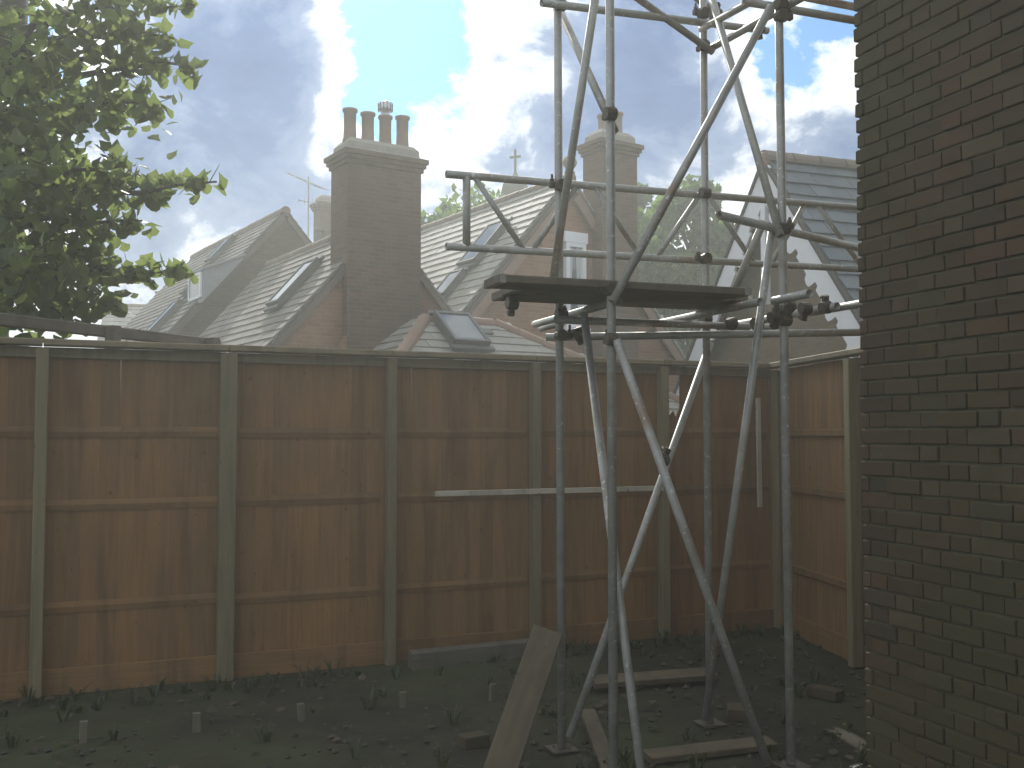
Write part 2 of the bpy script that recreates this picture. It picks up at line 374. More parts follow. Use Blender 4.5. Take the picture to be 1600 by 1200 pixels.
for i in range(-2, 6):
    p = F0 + fu * BAY * i; w = {0: .038, 1: .056, 2: .034}.get(i, .036)
    MB().bev(p + UP * (FH - .03) / 2 + fn * .045, UP * (FH - .03) / 2, fu * w, fn * .045, .006).build('post', 'fence_post', fence)
    if i < 5:
        q = p + fu * BAY / 2; L = BAY / 2 - w - .004
        for z in (.55, 1.23, 1.71):
            zz = z + rnd.uniform(-.012, .012)
            MB().prism([q + fu * -L + UP * (zz - .04) - fn * .034, q + fu * -L + UP * (zz + .035) - fn * .034, q + fu * -L + UP * (zz + .0) - fn * .026], fu * 2 * L).build('rail', 'fence_rail', fence, frame=frame3(fu, fn, UP))
        MB().bev(q + UP * .075 - fn * .02, fu * (BAY / 2 - .004), fn * .014, UP * .085, .004).build('gravel_board', 'fence_rail', fence, frame=frame3(fu, fn, UP))
        # capping rail, lengths butted over the posts
        MB().bev(q + UP * (FH + .012) + fn * .01, fu * (BAY / 2 - .003), fn * .065, UP * .022, .006).build('capping', 'cap_wood', fence, frame=frame3(fu, fn, UP))
        MB().bev(q + UP * (FH - .05) - fn * .022, fu * (BAY / 2 - .004), fn * .012, UP * .035, .004).build('top_rail', 'cap_wood', fence, frame=frame3(fu, fn, UP))
# side run from the corner back towards the house
su = (at_z(1347, 542, FH) - at_z(1238, 561, FH)); su.z = 0; su.normalize(); sn = Vector((su.y, -su.x, 0))
S0 = corner + su * .06
side = empty('side_fence', S0, 'orange-brown return fence running from the garden corner behind the brick house wall', 'fence')
fr2 = frame3(su, -sn, UP).to_4x4()
SL = 3.2; t = 0
while t < SL:
    c = t + bw / 2
    piece(rnd.choice(board_meshes), 'fence_board', side, Matrix.Translation(S0 + su * c - sn * (.045 + rnd.uniform(0, .004)) + UP * .15) @ fr2 @ Matrix.Rotation(R(3.5), 4, 'Z')); t += bw
for i in (1, 2):
    p = S0 + su * 1.5 * i
    MB().bev(p + UP * (FH - .03) / 2 + sn * .045, UP * (FH - .03) / 2, su * .04, sn * .045, .006).build('post', 'fence_post', side)
for i in range(2):
    q = S0 + su * (1.5 * i + .75)
    for z in (.55, 1.23, 1.71):
        MB().bev(q + UP * z - sn * .022, su * .70, sn * .012, UP * .03, .006).build('rail', 'fence_rail', side, frame=frame3(su, sn, UP))
    MB().bev(q + UP * (FH + .016) + sn * .01, su * .747, sn * .065, UP * .022, .006).build('capping', 'cap_wood', side, frame=frame3(su, sn, UP))
    MB().bev(q + UP * .075 - sn * .02, su * .74, sn * .014, UP * .085, .004).build('gravel_board', 'fence_rail', side, frame=frame3(su, sn, UP))
# pale batten and strips nailed to the fence
a, b = on_plane(680, 767, F0, F1, .105), on_plane(1036, 767, F0, F1, .105)
a.z = b.z = (a.z + b.z) / 2; d = (b - a) / 2
tag(MB().bev((a + b) / 2, d, fn * .012, UP * .021, .003).build('batten', 'pale_batten', frame=frame3(fu, fn, UP)), 'long pale timber batten fixed level across the fence posts behind the scaffold', 'batten')
a, b = on_plane(1181, 622, F0, F1, .0), on_plane(1184, 792, F0, F1, .0)
tag(MB().bev((a + b) / 2 + fn * .03, (b - a) / 2, fu * .022, fn * .011, .003).build('upright_strip', 'pale_batten'), 'short upright pale timber strip on the fence beside the scaffold brace', 'strip')
# light timber pegs standing in the bed in front of the fence
for i, (px, py) in enumerate([(130, 1158), (307, 1143), (471, 1128), (630, 1106), (770, 1094), (824, 1090)]):
    p = at_z(px, py, 0); hgt = .10 + rnd.uniform(-.012, .015)
    m = MB().bev(p + UP * (hgt / 2 - .01), UP * (hgt / 2 + .01) + fu * rnd.uniform(-.006, .006), fu * .021, fn * .018, .004)
    tag(m.build('ground_peg', 'peg'), ['pale peg in the bed between the first thin post and the wide fence post', 'pale peg in the bed just before the wide fence post', 'pale peg in the bed midway between the wide post and the next post', 'pale peg in the bed in front of the fence post by the open joint',
        'pale peg in the bed close to the leaning plank, left of its neighbour', 'pale peg in the bed directly behind the leaning plank'][i], 'peg', 'row of pegs in front of the fence')

# neighbour's rail running away behind the left end of the fence
n0, n1 = at_z(-70, 491, 2.5), at_z(340, 538, 2.5)
nd = (n1 - n0).normalized(); nn_ = Vector((nd.y, -nd.x, 0))
nf = empty('rail_fence', (n0.x, n0.y, 0), 'weathered grey timber rail fence under the tree, behind the closeboard fence', 'fence')
MB().bev((n0 + n1) / 2, (n1 - n0) / 2, nn_ * .035, UP * .045, .008).build('rail', 'grey_timber', nf, frame=frame3(nd, nn_, UP))
MB().bev((n0 + n1) / 2 - UP * .62, (n1 - n0) / 2, nn_ * .03, UP * .045, .008).build('rail', 'grey_timber', nf, frame=frame3(nd, nn_, UP))
for s_ in (.06, .5, .94):
    p = n0.lerp(n1, s_) + nn_ * .082
    MB().bev(Vector((p.x, p.y, 1.27)), UP * 1.27, nd * .045, nn_ * .045, .008).build('post', 'grey_timber', nf)

# ------------------------------------------------------------------ brick house on the right, brick by brick
WAZ = R(-20); wd = Vector((-math.sin(WAZ), -math.cos(WAZ), 0)); wn = Vector((-wd.y * -1, 0, 0))
wn = Vector((wd.y, -wd.x, 0))                      # points into the garden (left)
C0 = at(1346, 678, 4.9); C0.z = 0
house = empty('brick_house', C0, 'dark brick house wall in shade rising beside the scaffold', 'house')
BH, BL, ROW, COL = .065, .215, .075, .225
WH = 6.3
core0 = C0 - wn * .010 + wd * .012
MB().prism([core0 + UP * -.05, core0 + wd * 8 + UP * -.05, core0 + wd * 8 - wn * 5 + UP * -.05, core0 - wn * 5 + UP * -.05], UP * (WH + .05)).build('wall', 'mortar', house)
def brick_mesh(L, D):
    m = MB(); b = .004
    vs = []; x, y, z = L / 2, D / 2, BH / 2
    for zz, ins in ((-z, b), (-z + b, 0), (z - b, 0), (z, b)):
        vs += [(-x + ins, -y + ins, zz), (x - ins, -y + ins, zz), (x - ins, y - ins, zz), (-x + ins, y - ins, zz)]
    vs = [(p[0] + rnd.uniform(-.002, .002), p[1] + rnd.uniform(-.0015, .0015), p[2] + rnd.uniform(-.0015, .0015)) for p in vs]
    fs = [(3, 2, 1, 0), (12, 13, 14, 15)]
    for l in range(3):
        for q in range(4): fs.append((l * 4 + q, l * 4 + (q + 1) % 4, l * 4 + 4 + (q + 1) % 4, l * 4 + 4 + q))
    return m.add(vs, fs)
stretchers = [mesh_of(brick_mesh(BL, .10), 'brick', 'brick') for _ in range(5)]
headers = [mesh_of(brick_mesh(.1025, .10), 'brick', 'brick') for _ in range(5)]
closers = [mesh_of(brick_mesh(.0485, .10), 'brick', 'brick') for _ in range(3)]
wf = frame3(wd, -wn, UP).to_4x4()
rows = int(WH / ROW); cand = []
for r_ in range(rows):
    z = r_ * ROW + ROW / 2; k_ = r_ % 2; t = 0
    if k_: cand.append((.0485 / 2, z, 'closer')); t = .0585             # Flemish bond: headers centred over stretchers
    while t < 4.2:
        kind = 'header' if k_ % 2 else 'stretcher'; L = .1025 if kind == 'header' else BL
        cand.append((t + L / 2, z, kind)); t += L + .010; k_ += 1
def seen(cd):
    p = C0 + wd * cd[0] + UP * cd[1]
    d = p - Vector((0, 0, EYE)); d.y = max(d.y, .01); px = 800 + d.x / d.y * FP; py = 678 - d.z / d.y * FP
    return 1300 < px < 1640 and -40 < py < 1240 and p.y > .5
vis = sorted([c for c in cand if seen(c)], key=lambda c: (C0 + wd * c[0]).y + (0 if c[2] == 'stretcher' else .1))[:300]
visset = set(vis); rest = MB()
for cd in cand:
    out = rnd.uniform(-.004, .006)
    p = C0 + wd * (cd[0] + rnd.uniform(-.003, .003)) + UP * cd[1] - wn * (.05 - out)
    m = Matrix.Translation(p) @ wf @ Matrix.Rotation(R(rnd.uniform(-.4, .4)), 4, 'Y') @ Matrix.Rotation(R(rnd.uniform(-.6, .6)), 4, 'Z')
    me = rnd.choice({'header': headers, 'stretcher': stretchers, 'closer': closers}[cd[2]])
    if cd in visset: piece(me, 'brick', house, m)
    else: rest.add([m @ v.co for v in me.vertices], [tuple(pl.vertices) for pl in me.polygons])
rest.build('brickwork', 'brick', house, stuff=True)
# quoin end of the wall (face turned away down the garden)
endb = MB()
for r_ in range(rows):
    z = r_ * ROW + ROW / 2; t = .115 if r_ % 2 == 0 else .225
    while t < 4.8:
        L = BL
        endb.box(C0 - wn * (t + L / 2) + wd * .05 + UP * z, wn * L / 2, wd * .05, UP * BH / 2); t += COL
endb.build('end_brickwork', 'brick', house, stuff=True)
MB().bev(C0 + wd * 4 - wn * 2.4 + UP * (WH + .06), wd * 4.3, wn * 2.9, UP * .05, .01).build('eaves', 'white_paint', house)

# ------------------------------------------------------------------ houses beyond
def ridge_mesh(L, r, mat):
    m = MB(); n_ = 8; vs = []
    for x in (-L / 2, L / 2 - .01):
        for i in range(n_ + 1):
            a_ = R(-20) + (math.pi + R(40)) * i / n_; rr = r * (1.06 if x < 0 else 1)
            vs.append((x, rr * math.cos(a_), rr * math.sin(a_)))
    fs = [(i, i + 1, n_ + 2 + i, n_ + 1 + i) for i in range(n_)] + [tuple(range(n_, -1, -1)), tuple(range(n_ + 1, 2 * n_ + 2))]
    return mesh_of(m.add(vs, fs), 'ridge_tile', mat)
def tile_piece(w, gauge, th):
    # lies on xz: x along the course, y out of the roof, z up the slope; tail is thick edge
    m = MB(); L = gauge * 1.35
    m.prism([(-w / 2 + .003, 0, 0), (w / 2 - .003, 0, 0), (w / 2 - .003, 0, L), (-w / 2 + .003, 0, L)], (0, th, 0)); return m
def tiles(parent, A, x, down, L, S, w, gauge, mat, individual, th=.026, skip=None):
    """tile a slope: A top corner at the ridge, x along the course, down along the slope"""
    nrm = x.cross(-down).normalized()
    if nrm.z < 0: nrm = -nrm
    y = nrm; z = (-down).normalized(); xx = y.cross(z)
    base = frame3(xx, y, z).to_4x4() @ Matrix.Rotation(R(5.5), 4, 'X')
    me = mesh_of(tile_piece(w, gauge, th), 'tile', mat); half = mesh_of(tile_piece(w / 2, gauge, th), 'tile', mat); pool = MB(); cnt = 0
    rows_ = int(S / gauge); cols = int(L / w) + 2
    for r_ in range(rows_, 0, -1):
        for c_ in range(cols):
            off = c_ * w - (w / 2 if r_ % 2 else 0); e0 = max(off, 0); e1 = min(off + w, L)
            if e1 - e0 < w * .35: continue
            use = half if e1 - e0 < w * .8 else me
            q = A + x * (e0 + (w / 4 if use is half else w / 2)) + down * (r_ * gauge + rnd.uniform(-.005, .005)) + y * (.034 + rnd.uniform(0, .005))
            if skip and skip(q): continue
            m = Matrix.Translation(q) @ base @ Matrix.Rotation(R(rnd.uniform(-.7, .7)), 4, 'Y') @ Matrix.Rotation(R(rnd.uniform(-.5, .5)), 4, 'X')
            if individual and cnt < 295: piece(use, 'tile', parent, m); cnt += 1
            else: pool.add([m @ v.co for v in use.vertices], [tuple(pl.vertices) for pl in use.polygons])
    if pool.v: pool.build('tiling', mat, parent, stuff=True)
RAZ = R(-33); rr = Vector((math.sin(RAZ), math.cos(RAZ), 0)); gg = Vector((rr.y, -rr.x, 0))
M['house_brick'] = brick_wall_mat('red_brown_house_brick', gg, (.31, .135, .065), (.39, .20, .095), (.31, .26, .20))
M['dark_brick'] = brick_wall_mat('dark_gable_brick', gg, (.10, .07, .05), (.14, .10, .07), (.13, .12, .10))
M['grey_brick'] = brick_wall_mat('sooty_chimney_brick', gg, (.13, .088, .058), (.19, .125, .08), (.17, .155, .125))

def gable_house(name, A, zr, W, pitch, L, zbase, label, tmat, rmat, wallmat='house_brick', indiv=True, w=.30, gauge=.21, r=rr, g=gg, barge=True, ridge_r=.11):
    tp = math.tan(pitch); ze = zr - W * tp
    e = empty(name, (A.x, A.y, zbase), label, 'house')
    P = lambda t_, s_, z_: Vector((A.x, A.y, 0)) + g * t_ + r * s_ + UP * z_
    dz = .14
    MB().prism([P(-W, .06, zbase), P(W, .06, zbase), P(W, .06, ze - dz), P(0, .06, zr - dz), P(-W, .06, ze - dz)], r * (L - .12)).build('wall', wallmat, e)
    for sgn in (-1, 1):
        dn = (g * sgn * math.cos(pitch) - UP * math.sin(pitch)); S = W / math.cos(pitch) + .25
        nrm = (g * sgn * math.sin(pitch) + UP * math.cos(pitch))
        MB().box(P(0, L / 2, zr - .045) + dn * S / 2 + nrm * -.0, r * L / 2, dn * S / 2, nrm * .04).build('roof', 'felt', e)
        if sgn < 0: tiles(e, P(0, L, zr) , -r, dn, L, S, w, gauge, tmat, indiv)
        else: tiles(e, P(0, 0, zr), r, dn, L, S, w, gauge, tmat, False)
        if barge:
            MB().box(P(0, -.012, zr - .11) + dn * (S / 2 + .02), r * .018, dn * (S / 2 - .05), nrm * .05).build('verge', 'verge_board', e)
    rm = ridge_mesh(.45, ridge_r, rmat); q = .22
    fr_ = frame3(r, UP.cross(r), UP).to_4x4()
    while q < L:
        piece(rm, 'ridge_tile', e, Matrix.Translation(P(0, q, zr - .0 + rnd.uniform(0, .008))) @ fr_); q += .455
    return e, P, zr, ze
def chimney(parent, c, w, d, z0, z1, mat='grey_brick', r=rr, g=gg):
    """stack with stepped corbels; c is the centre on plan"""
    c = Vector((c.x, c.y, 0))
    st = MB().box(c + UP * (z0 + z1 - .42) / 2, g * w / 2, r * d / 2, UP * (z1 - .42 - z0) / 2).build('chimney_stack', mat, parent)
    zz = z1 - .42
    for k_, (ov, h) in enumerate([(.035, .075), (.07, .075), (.105, .085)]):
        MB().box(c + UP * (zz + h / 2), g * (w / 2 + ov), r * (d / 2 + ov), UP * (h / 2 - .001)).build('corbel', mat, st); zz += h
    # weathered flaunching, a truncated pyramid
    a_, b_ = .09, -.02
    lo = [(-1, -1), (1, -1), (1, 1), (-1, 1)]
    vs = [c + g * x * (w / 2 + a_) + r * y * (d / 2 + a_) + UP * zz for x, y in lo] + [c + g * x * (w / 2 + b_) + r * y * (d / 2 + b_) + UP * (zz + .05) for x, y in lo] + \
         [c + g * x * (w / 2 + b_ - .01) + r * y * (d / 2 + b_ - .01) + UP * (z1 - .02) for x, y in lo] + [c + g * x * (w / 2 - .10) + r * y * (d / 2 - .12) + UP * (z1 + .07) for x, y in lo]
    fs = [(3, 2, 1, 0), (12, 13, 14, 15)] + [(l * 4 + q, l * 4 + (q + 1) % 4, l * 4 + 4 + (q + 1) % 4, l * 4 + 4 + q) for l in range(3) for q in range(4)]
    MB().add(vs, fs).build('flaunching', 'cement', st)
    return st, z1 + .05
def pot(parent, p, h, r0=.125, cowl=False):
    o = MB().lathe(p, [(r0 * 1.12, -.05), (r0 * 1.1, .04), (r0 * .98, .06), (r0 * .90, h * .5), (r0 * .93, h - .06), (r0 * 1.12, h - .045), (r0 * 1.14, h), (r0 * .86, h), (r0 * .8, h - .12)], 20).build('chimney_pot', 'pot', parent, smooth=True)
    return o
def cowl(parent, p):
    # spinning ball cowl: ribbed globe
    prof = [(.075, -.05), (.085, .02)] + [(.125 * math.sin(a_) + .002, .16 - .13 * math.cos(a_)) for a_ in [R(x) for x in (40, 60, 80, 100, 120, 140, 160, 175)]]
    o = MB().lathe(p, prof, 22).build('cowl', 'zinc', parent, smooth=True)
    for i in range(11):
        a_ = 2 * math.pi * i / 11
        MB().box(Vector(p) + Vector((math.cos(a_) * .128, math.sin(a_) * .128, .165)), (math.cos(a_) * .01, math.sin(a_) * .01, 0), (-math.sin(a_) * .004, math.cos(a_) * .004, 0), (0, 0, .075)).build('vane', 'metal_dark', o)
def skylight(parent, c, x, down, w, h, open_=False, th=.15):
    nrm = x.cross(-down).normalized()
    if nrm.z < 0: nrm = -nrm
    f = .06; c = c + nrm * .06
    fm = MB()
    for s_ in (-1, 1):
        fm.bev(c + x * s_ * (w / 2 - f / 2) + nrm * th / 2, down * h / 2, x * f / 2, nrm * th / 2, .006)
        fm.bev(c + down * s_ * (h / 2 - f / 2) + nrm * (th / 2 + .003), x * (w / 2), down * f / 2, nrm * th / 2, .006)
    fo = fm.build('skylight', 'metal_dark', parent)
    MB().box(c + nrm * th * .86, x * (w / 2 - f), down * (h / 2 - f), nrm * .006).build('pane', 'glass', fo, frame=frame3(x, down, nrm))
    MB().bev(c - down * (h / 2 + .05) + nrm * .07, x * (w / 2 + .05), down * .045, nrm * .03, .006).build('flashing', 'metal_dark', fo)
    MB().bev(c + down * (h / 2 + .05) + nrm * .06, x * (w / 2 + .05), down * .045, nrm * .03, .006).build('flashing', 'metal_dark', fo)
    return fo
def on_slope(px, py, P0, nrm):
    d = ray(px, py); o = Vector((0, 0, EYE)); return o + d * ((P0 - o).dot(nrm) / d.dot(nrm))

# house with the big chimney
A1 = at(600, 345, 18.0)
h1, P1, zr1, ze1 = gable_house('gabled_house', A1, A1.z, 2.9, R(48.5), 5.9, 0, 'gabled red brick house with big four-pot chimney and one skylight on grey tiles', 'tile', 'brown_ridge')
cc = P1(-.04, .24, 0)
st1, zt = chimney(h1, cc, 1.42, .74, 1.5, at(600, 229, 18).z)
ppx = [541, 570.5, 600, 629]; pty = [171, 177, 186, 183]
for i in range(4):
    p = cc + gg * (-.52 + .345 * i); p.z = zt
    pt = at(ppx[i], pty[i], p.y).z
    if i == 2:
        pt = at(600, 182, p.y).z
        o = pot(st1, p, pt - zt, .118); cowl(st1, Vector((p.x, p.y, pt)))
    else: pot(st1, p, pt - zt, .12)
nl = (-gg * math.sin(R(48.5)) + UP * math.cos(R(48.5))); dl = (-gg * math.cos(R(48.5)) - UP * math.sin(R(48.5)))
c = on_slope(467, 451, P1(0, 0, zr1), nl)
skylight(h1, c, -rr, dl, .62, 1.15)
# shoulder of the chimney breast on the gable
bk = MB(); bk.prism([P1(-1.0, .05, 0), P1(.95, .05, 0), P1(.95, .05, 2.9), P1(.66, .05, 3.4), P1(-.74, .05, 3.4), P1(-1.0, .05, 2.9)], rr * -.175)
bk.build('chimney_breast', 'house_brick', h1)

# house 2 with the bright roof
A2 = at(893, 278, 20.2)
h2, P2, zr2, ze2 = gable_house('gabled_house', A2, A2.z, 4.1, R(49.5), 9.5, 0, 'gabled red brick house with pale tiled roof, skylights and tall sash window', 'pale_tile', 'brown_ridge', w=.33, gauge=.235)
nl2 = (-gg * math.sin(R(49.5)) + UP * math.cos(R(49.5))); dl2 = (-gg * math.cos(R(49.5)) - UP * math.sin(R(49.5)))
c = on_slope(762, 388, P2(0, 0, zr2), nl2); skylight(h2, c, -rr, dl2, .70, 1.2)
c = on_slope(708, 452, P2(0, 0, zr2), nl2); skylight(h2, c, -rr, dl2, .55, .7)
# finial on the apex
MB().lathe(P2(0, .06, zr2 + .02), [(.10, -.1), (.11, .1), (.06, .16), (.12, .22), (.15, .30), (.12, .39), (.03, .45), (.004, .47)], 16).build('finial', 'ridge_tile', h2, smooth=True)
# inner painted barge boards
for sgn in (-1, 1):
    dn = (gg * sgn * math.cos(R(49.5)) - UP * math.sin(R(49.5))); nr = (gg * sgn * math.sin(R(49.5)) + UP * math.cos(R(49.5)))
    MB().box(P2(0, -.03, zr2 - .27) + dn * 2.9, rr * .022, dn * 2.75, nr * .085).build('bargeboard', 'ridge_tile', h2)
# sash window with pale lintel
wc = on_plane(899, 420, P2(-1, 0, 0), P2(1, 0, 0)); tw = (wc - P2(0, 0, 0)).dot(gg)
zt2 = on_plane(899, 380, P2(-1, 0, 0), P2(1, 0, 0)).z; zb2 = zt2 - 1.7
win = MB()
for s_ in (-1, 1): win.box(P2(tw + s_ * .20, .02, (zt2 + zb2) / 2), gg * .045, rr * .06, UP * (zt2 - zb2) / 2)
for z_ in (zt2 - .04, (zt2 + zb2) / 2, zb2 + .05): win.box(P2(tw, .018, z_), gg * .16, rr * .055, UP * .04)
wo = win.build('window', 'white_paint', h2)
MB().box(P2(tw, .045, (zt2 + zb2) / 2), gg * .17, rr * .006, UP * (zt2 - zb2) / 2 - UP * .02).build('pane', 'glass', wo)
cu = MB()
for s_ in (-1, 1): cu.prism([P2(tw + s_ * .155, .032, zt2 - .05), P2(tw + s_ * .03, .032, zt2 - .05), P2(tw + s_ * .10, .032, zb2 + .1), P2(tw + s_ * .155, .032, zb2 + .1)], rr * .005)
cu.build('curtain', 'net', wo)
MB().box(P2(tw, .02, zt2 + .11), gg * .29, rr * .06, UP * .105).build('lintel', 'white_paint', h2)
MB().box(P2(tw, -.0, zb2 - .05), gg * .30, rr * .10, UP * .045).build('sill', 'white_paint', wo)
cc2 = P2(1.02, .05, 0)
ctop = at(958, 214, cc2.y).z
st2, zt_ = chimney(h2, cc2, .92, .62, 1.5, ctop)
for i, (px, py) in enumerate([(943, 180), (967, 177)]):
    p = cc2 + gg * (-.16 + .34 * i); p.z = zt_
    pot(st2, p, max(.3, at(px, py, p.y).z - zt_), .125)
MB().box(P2(tw - .86, .0, zt2 - .1), gg * .02, rr * .07, UP * .02).build('vent', 'metal_dark', h2)

# house 3, dark roof to the left behind
A3 = at(447, 330, 24.0)
h3, P3, zr3, ze3 = gable_house('gabled_house', A3, A3.z, 3.6, R(49), 7.6, 0, 'dark gabled house with steep roof, box dormer and small skylights behind the chimney house', 'dark_tile', 'brown_ridge', wallmat='dark_brick', indiv=False, w=.27, gauge=.19)
nl3 = (-gg * math.sin(R(49)) + UP * math.cos(R(49))); dl3 = (-gg * math.cos(R(49)) - UP * math.sin(R(49)))
for px, py, w_, hh in ((350, 396, .5, .9), (262, 503, .5, 1.1), (302, 456, .35, .45)):
    skylight(h3, on_slope(px, py, P3(0, 0, zr3), nl3), -rr, dl3, w_, hh)
dc = on_slope(334, 446, P3(0, 0, zr3), nl3)
# box dormer: cheeks, lead roof, window
dm = MB(); hw = .55
cheek = [dc - dl3 * .75, dc + dl3 * .62, dc + dl3 * .62 + UP * .72, dc - dl3 * .75 + UP * .06]
dm.prism([p - rr * hw for p in cheek], rr * 2 * hw); dmo = dm.build('dormer', 'lead', h3)
fp = dc + dl3 * .62 + UP * .40
fx = -gg; MB().box(fp + fx * .012, rr * .42, fx * .014, UP * .24).build('pane', 'glass', dmo)
wb = MB()
for s_ in (-1, 1): wb.box(fp + rr * s_ * .45 + fx * .02, rr * .035, fx * .025, UP * .28); wb.box(fp + UP * s_ * .26 + fx * .018, rr * .41, fx * .022, UP * .03)
wb.build('frame', 'white_paint', dmo)
MB().bev((cheek[2] + cheek[3]) / 2 + UP * .035, (cheek[2] - cheek[3]) * .54, rr * (hw + .06), UP * .03, .005).build('dormer_roof', 'lead', dmo)

# hipped extension with the open skylight, between the two brick gables
E0 = at(664, 502, 15.4); E1 = at(752, 496, 16.4)
ze_ = 1.9; ext = empty('hipped_extension', (E0.x, E0.y, 0), 'low hipped extension with pale tiles, clay hip tiles and a large skylight', 'house')
pe = R(38); zt0 = E0.z; run = (zt0 - ze_) / math.tan(pe)
gx = gg; fx = -rr                                   # front faces fx
Lr = (E1 - E0).dot(gx)
T0 = E0; T1 = E0 + gx * Lr
B0 = T0 - gx * run + fx * run; B1 = T1 + gx * run * 1.55 + fx * run
for q in (B0, B1): q.z = ze_
back0 = T0 - gx * run - fx * .5; back0.z = ze_; back1 = T1 + gx * run * 1.55 - fx * .5; back1.z = ze_
inn = .15
MB().prism([B0 + (gx - fx) * inn - UP * ze_, B1 - (gx + fx) * inn - UP * ze_, back1 - gx * inn - UP * ze_, back0 + gx * inn - UP * ze_], UP * (ze_ - .02)).build('wall', 'house_brick', ext)
bt0 = T0 - fx * .5; bt1 = T1 - fx * .5
MB().add([B0, B1, T1, T0, back0, back1, bt1, bt0], [(0, 1, 2, 3), (0, 3, 7, 4), (1, 5, 6, 2), (3, 2, 6, 7), (4, 7, 6, 5), (0, 4, 5, 1)]).build('roof', 'felt', ext)
dne = (fx * math.cos(pe) - UP * math.sin(pe)); nre = (fx * math.sin(pe) + UP * math.cos(pe))
def skip_ext(q):
    s_ = (q - T0).dot(fx); u_ = (q - T0).dot(gx); return u_ < -s_ + .06 or u_ > Lr + s_ * 1.55 - .06
tiles(ext, T0 - gx * run, gx, dne, Lr + run * 2.6, run / math.cos(pe), .33, .20, 'pale_tile', True, skip=skip_ext)
dlh = (-gx * math.cos(pe) - UP * math.sin(pe))
def skip_left(q): return (q - T0).dot(fx) > -(q - T0).dot(gx) - .05
tiles(ext, T0 - fx * .5, fx, dlh, run + .5, run / math.cos(pe), .33, .20, 'tile', True, skip=skip_left)
rm = ridge_mesh(.40, .10, 'ridge_tile')
for (p0, p1) in ((T1, B1), (T0, B0)):
    dv = (p1 - p0).normalized(); sx = dv.cross(UP).normalized(); f_ = frame3(dv, UP.cross(dv).normalized(), dv.cross(UP.cross(dv)).normalized()).to_4x4(); q = .2
    while q < (p1 - p0).length:
        piece(rm, 'hip_tile', ext, Matrix.Translation(p0 + dv * q + UP * .02) @ f_); q += .40
f_ = frame3(gx, UP.cross(gx), UP).to_4x4(); q = .2
while q < Lr - .1: piece(rm, 'ridge_tile', ext, Matrix.Translation(T0 + gx * q + UP * .01) @ f_); q += .40
cs = on_slope(716, 528, T0, nre); skylight(ext, cs, gx, dne, .62, .80, th=.16)
cv = on_slope(758, 524, T0, nre); MB().bev(cv + nre * .05, gx * .09, dne * .07, nre * .04, .01).build('roof_vent', 'metal_dark', ext)

# ------------------------------------------------------------------ house with white scalloped barge boards
QAZ = R(70); qr = Vector((math.sin(QAZ), math.cos(QAZ), 0)); qg = Vector((qr.y, -qr.x, 0))    # ridge dir; gable dir (towards us on the right)
M['olive_brick'] = brick_wall_mat('olive_stock_brick', qg, (.17, .125, .065), (.22, .17, .09), (.19, .17, .12))
A4 = at(1196, 252, 16.0); A4.z += .02
PQ = R(51); W4 = 3.3; L4 = 7.5; zr4 = A4.z; tq = math.tan(PQ)
h4 = empty('bargeboard_house', (A4.x, A4.y, 0), 'house with white scalloped bargeboards and blue-grey slate roof behind the scaffold', 'house')
P4 = lambda t_, s_, z_: Vector((A4.x, A4.y, 0)) + qg * t_ + qr * s_ + UP * z_
MB().prism([P4(-W4, .3, 0), P4(W4, .3, 0), P4(W4, .3, zr4 - W4 * tq - .1), P4(0, .3, zr4 - .1), P4(-W4, .3, zr4 - W4 * tq - .1)], qr * (L4 - .35)).build('wall', 'olive_brick', h4)
for sgn in (-1, 1):
    dn = (qg * sgn * math.cos(PQ) - UP * math.sin(PQ)); nr = (qg * sgn * math.sin(PQ) + UP * math.cos(PQ)); S = W4 / math.cos(PQ) + .1
    MB().box(P4(0, L4 / 2, zr4 - .05) + dn * S / 2, qr * L4 / 2, dn * S / 2, nr * .035).build('roof', 'felt', h4)
    if sgn > 0: tiles(h4, P4(0, 0, zr4 - .0), qr, dn, L4, S, .34, .30, 'slate', True, th=.022)
    else: tiles(h4, P4(0, L4, zr4), -qr, dn, L4, S, .34, .30, 'slate', False, th=.022)
    # scalloped barge board cut from thick timber
    top_ = []; bot = []; s_ = .02
    topo = 0.10
    pts_top = [(.0, -.06), (S, -.06)]
    prof = [(.0, -.50)]
    u = .55
    prof = [(.32, -.40)]
    u = .75
    while u < S - .3:
        prof += [(u, -.40), (u + .03, -.47), (u + .10, -.50), (u + .18, -.49), (u + .22, -.42), (u + .24, -.33), (u + .33, -.33), (u + .35, -.40)]
        u += .72
    prof += [(S, -.40)]
    poly = [(S, -.03), (.0, -.03), (.0, -.20)] + prof
    pts = [P4(0, 0, zr4 - .02) + dn * a_ + nr * b_ for a_, b_ in poly]
    MB().prism(pts, qr * -.045).build('bargeboard', 'white_paint', h4)
    MB().box(P4(0, -.03, zr4 - .015) + dn * (S / 2), qr * .045, dn * S / 2, nr * .022).build('verge', 'felt', h4)
MB().bev(P4(0, -.02, zr4 - 1.3), UP * 1.0, qg * .06, qr * .05, .006).build('king_post', 'white_paint', h4)
rm = ridge_mesh(.5, .13, 'brown_ridge'); f_ = frame3(qr, UP.cross(qr), UP).to_4x4(); q = .2
while q < L4: piece(rm, 'ridge_tile', h4, Matrix.Translation(P4(0, q, zr4 + .02)) @ f_); q += .505
MB().lathe(P4(0, -.04, zr4 - .22), [(.02, -.12), (.09, -.02), (.11, .1), (.12, .22), (.09, .30), (.03, .34)], 14).build('finial', 'ridge_tile', h4, smooth=True)

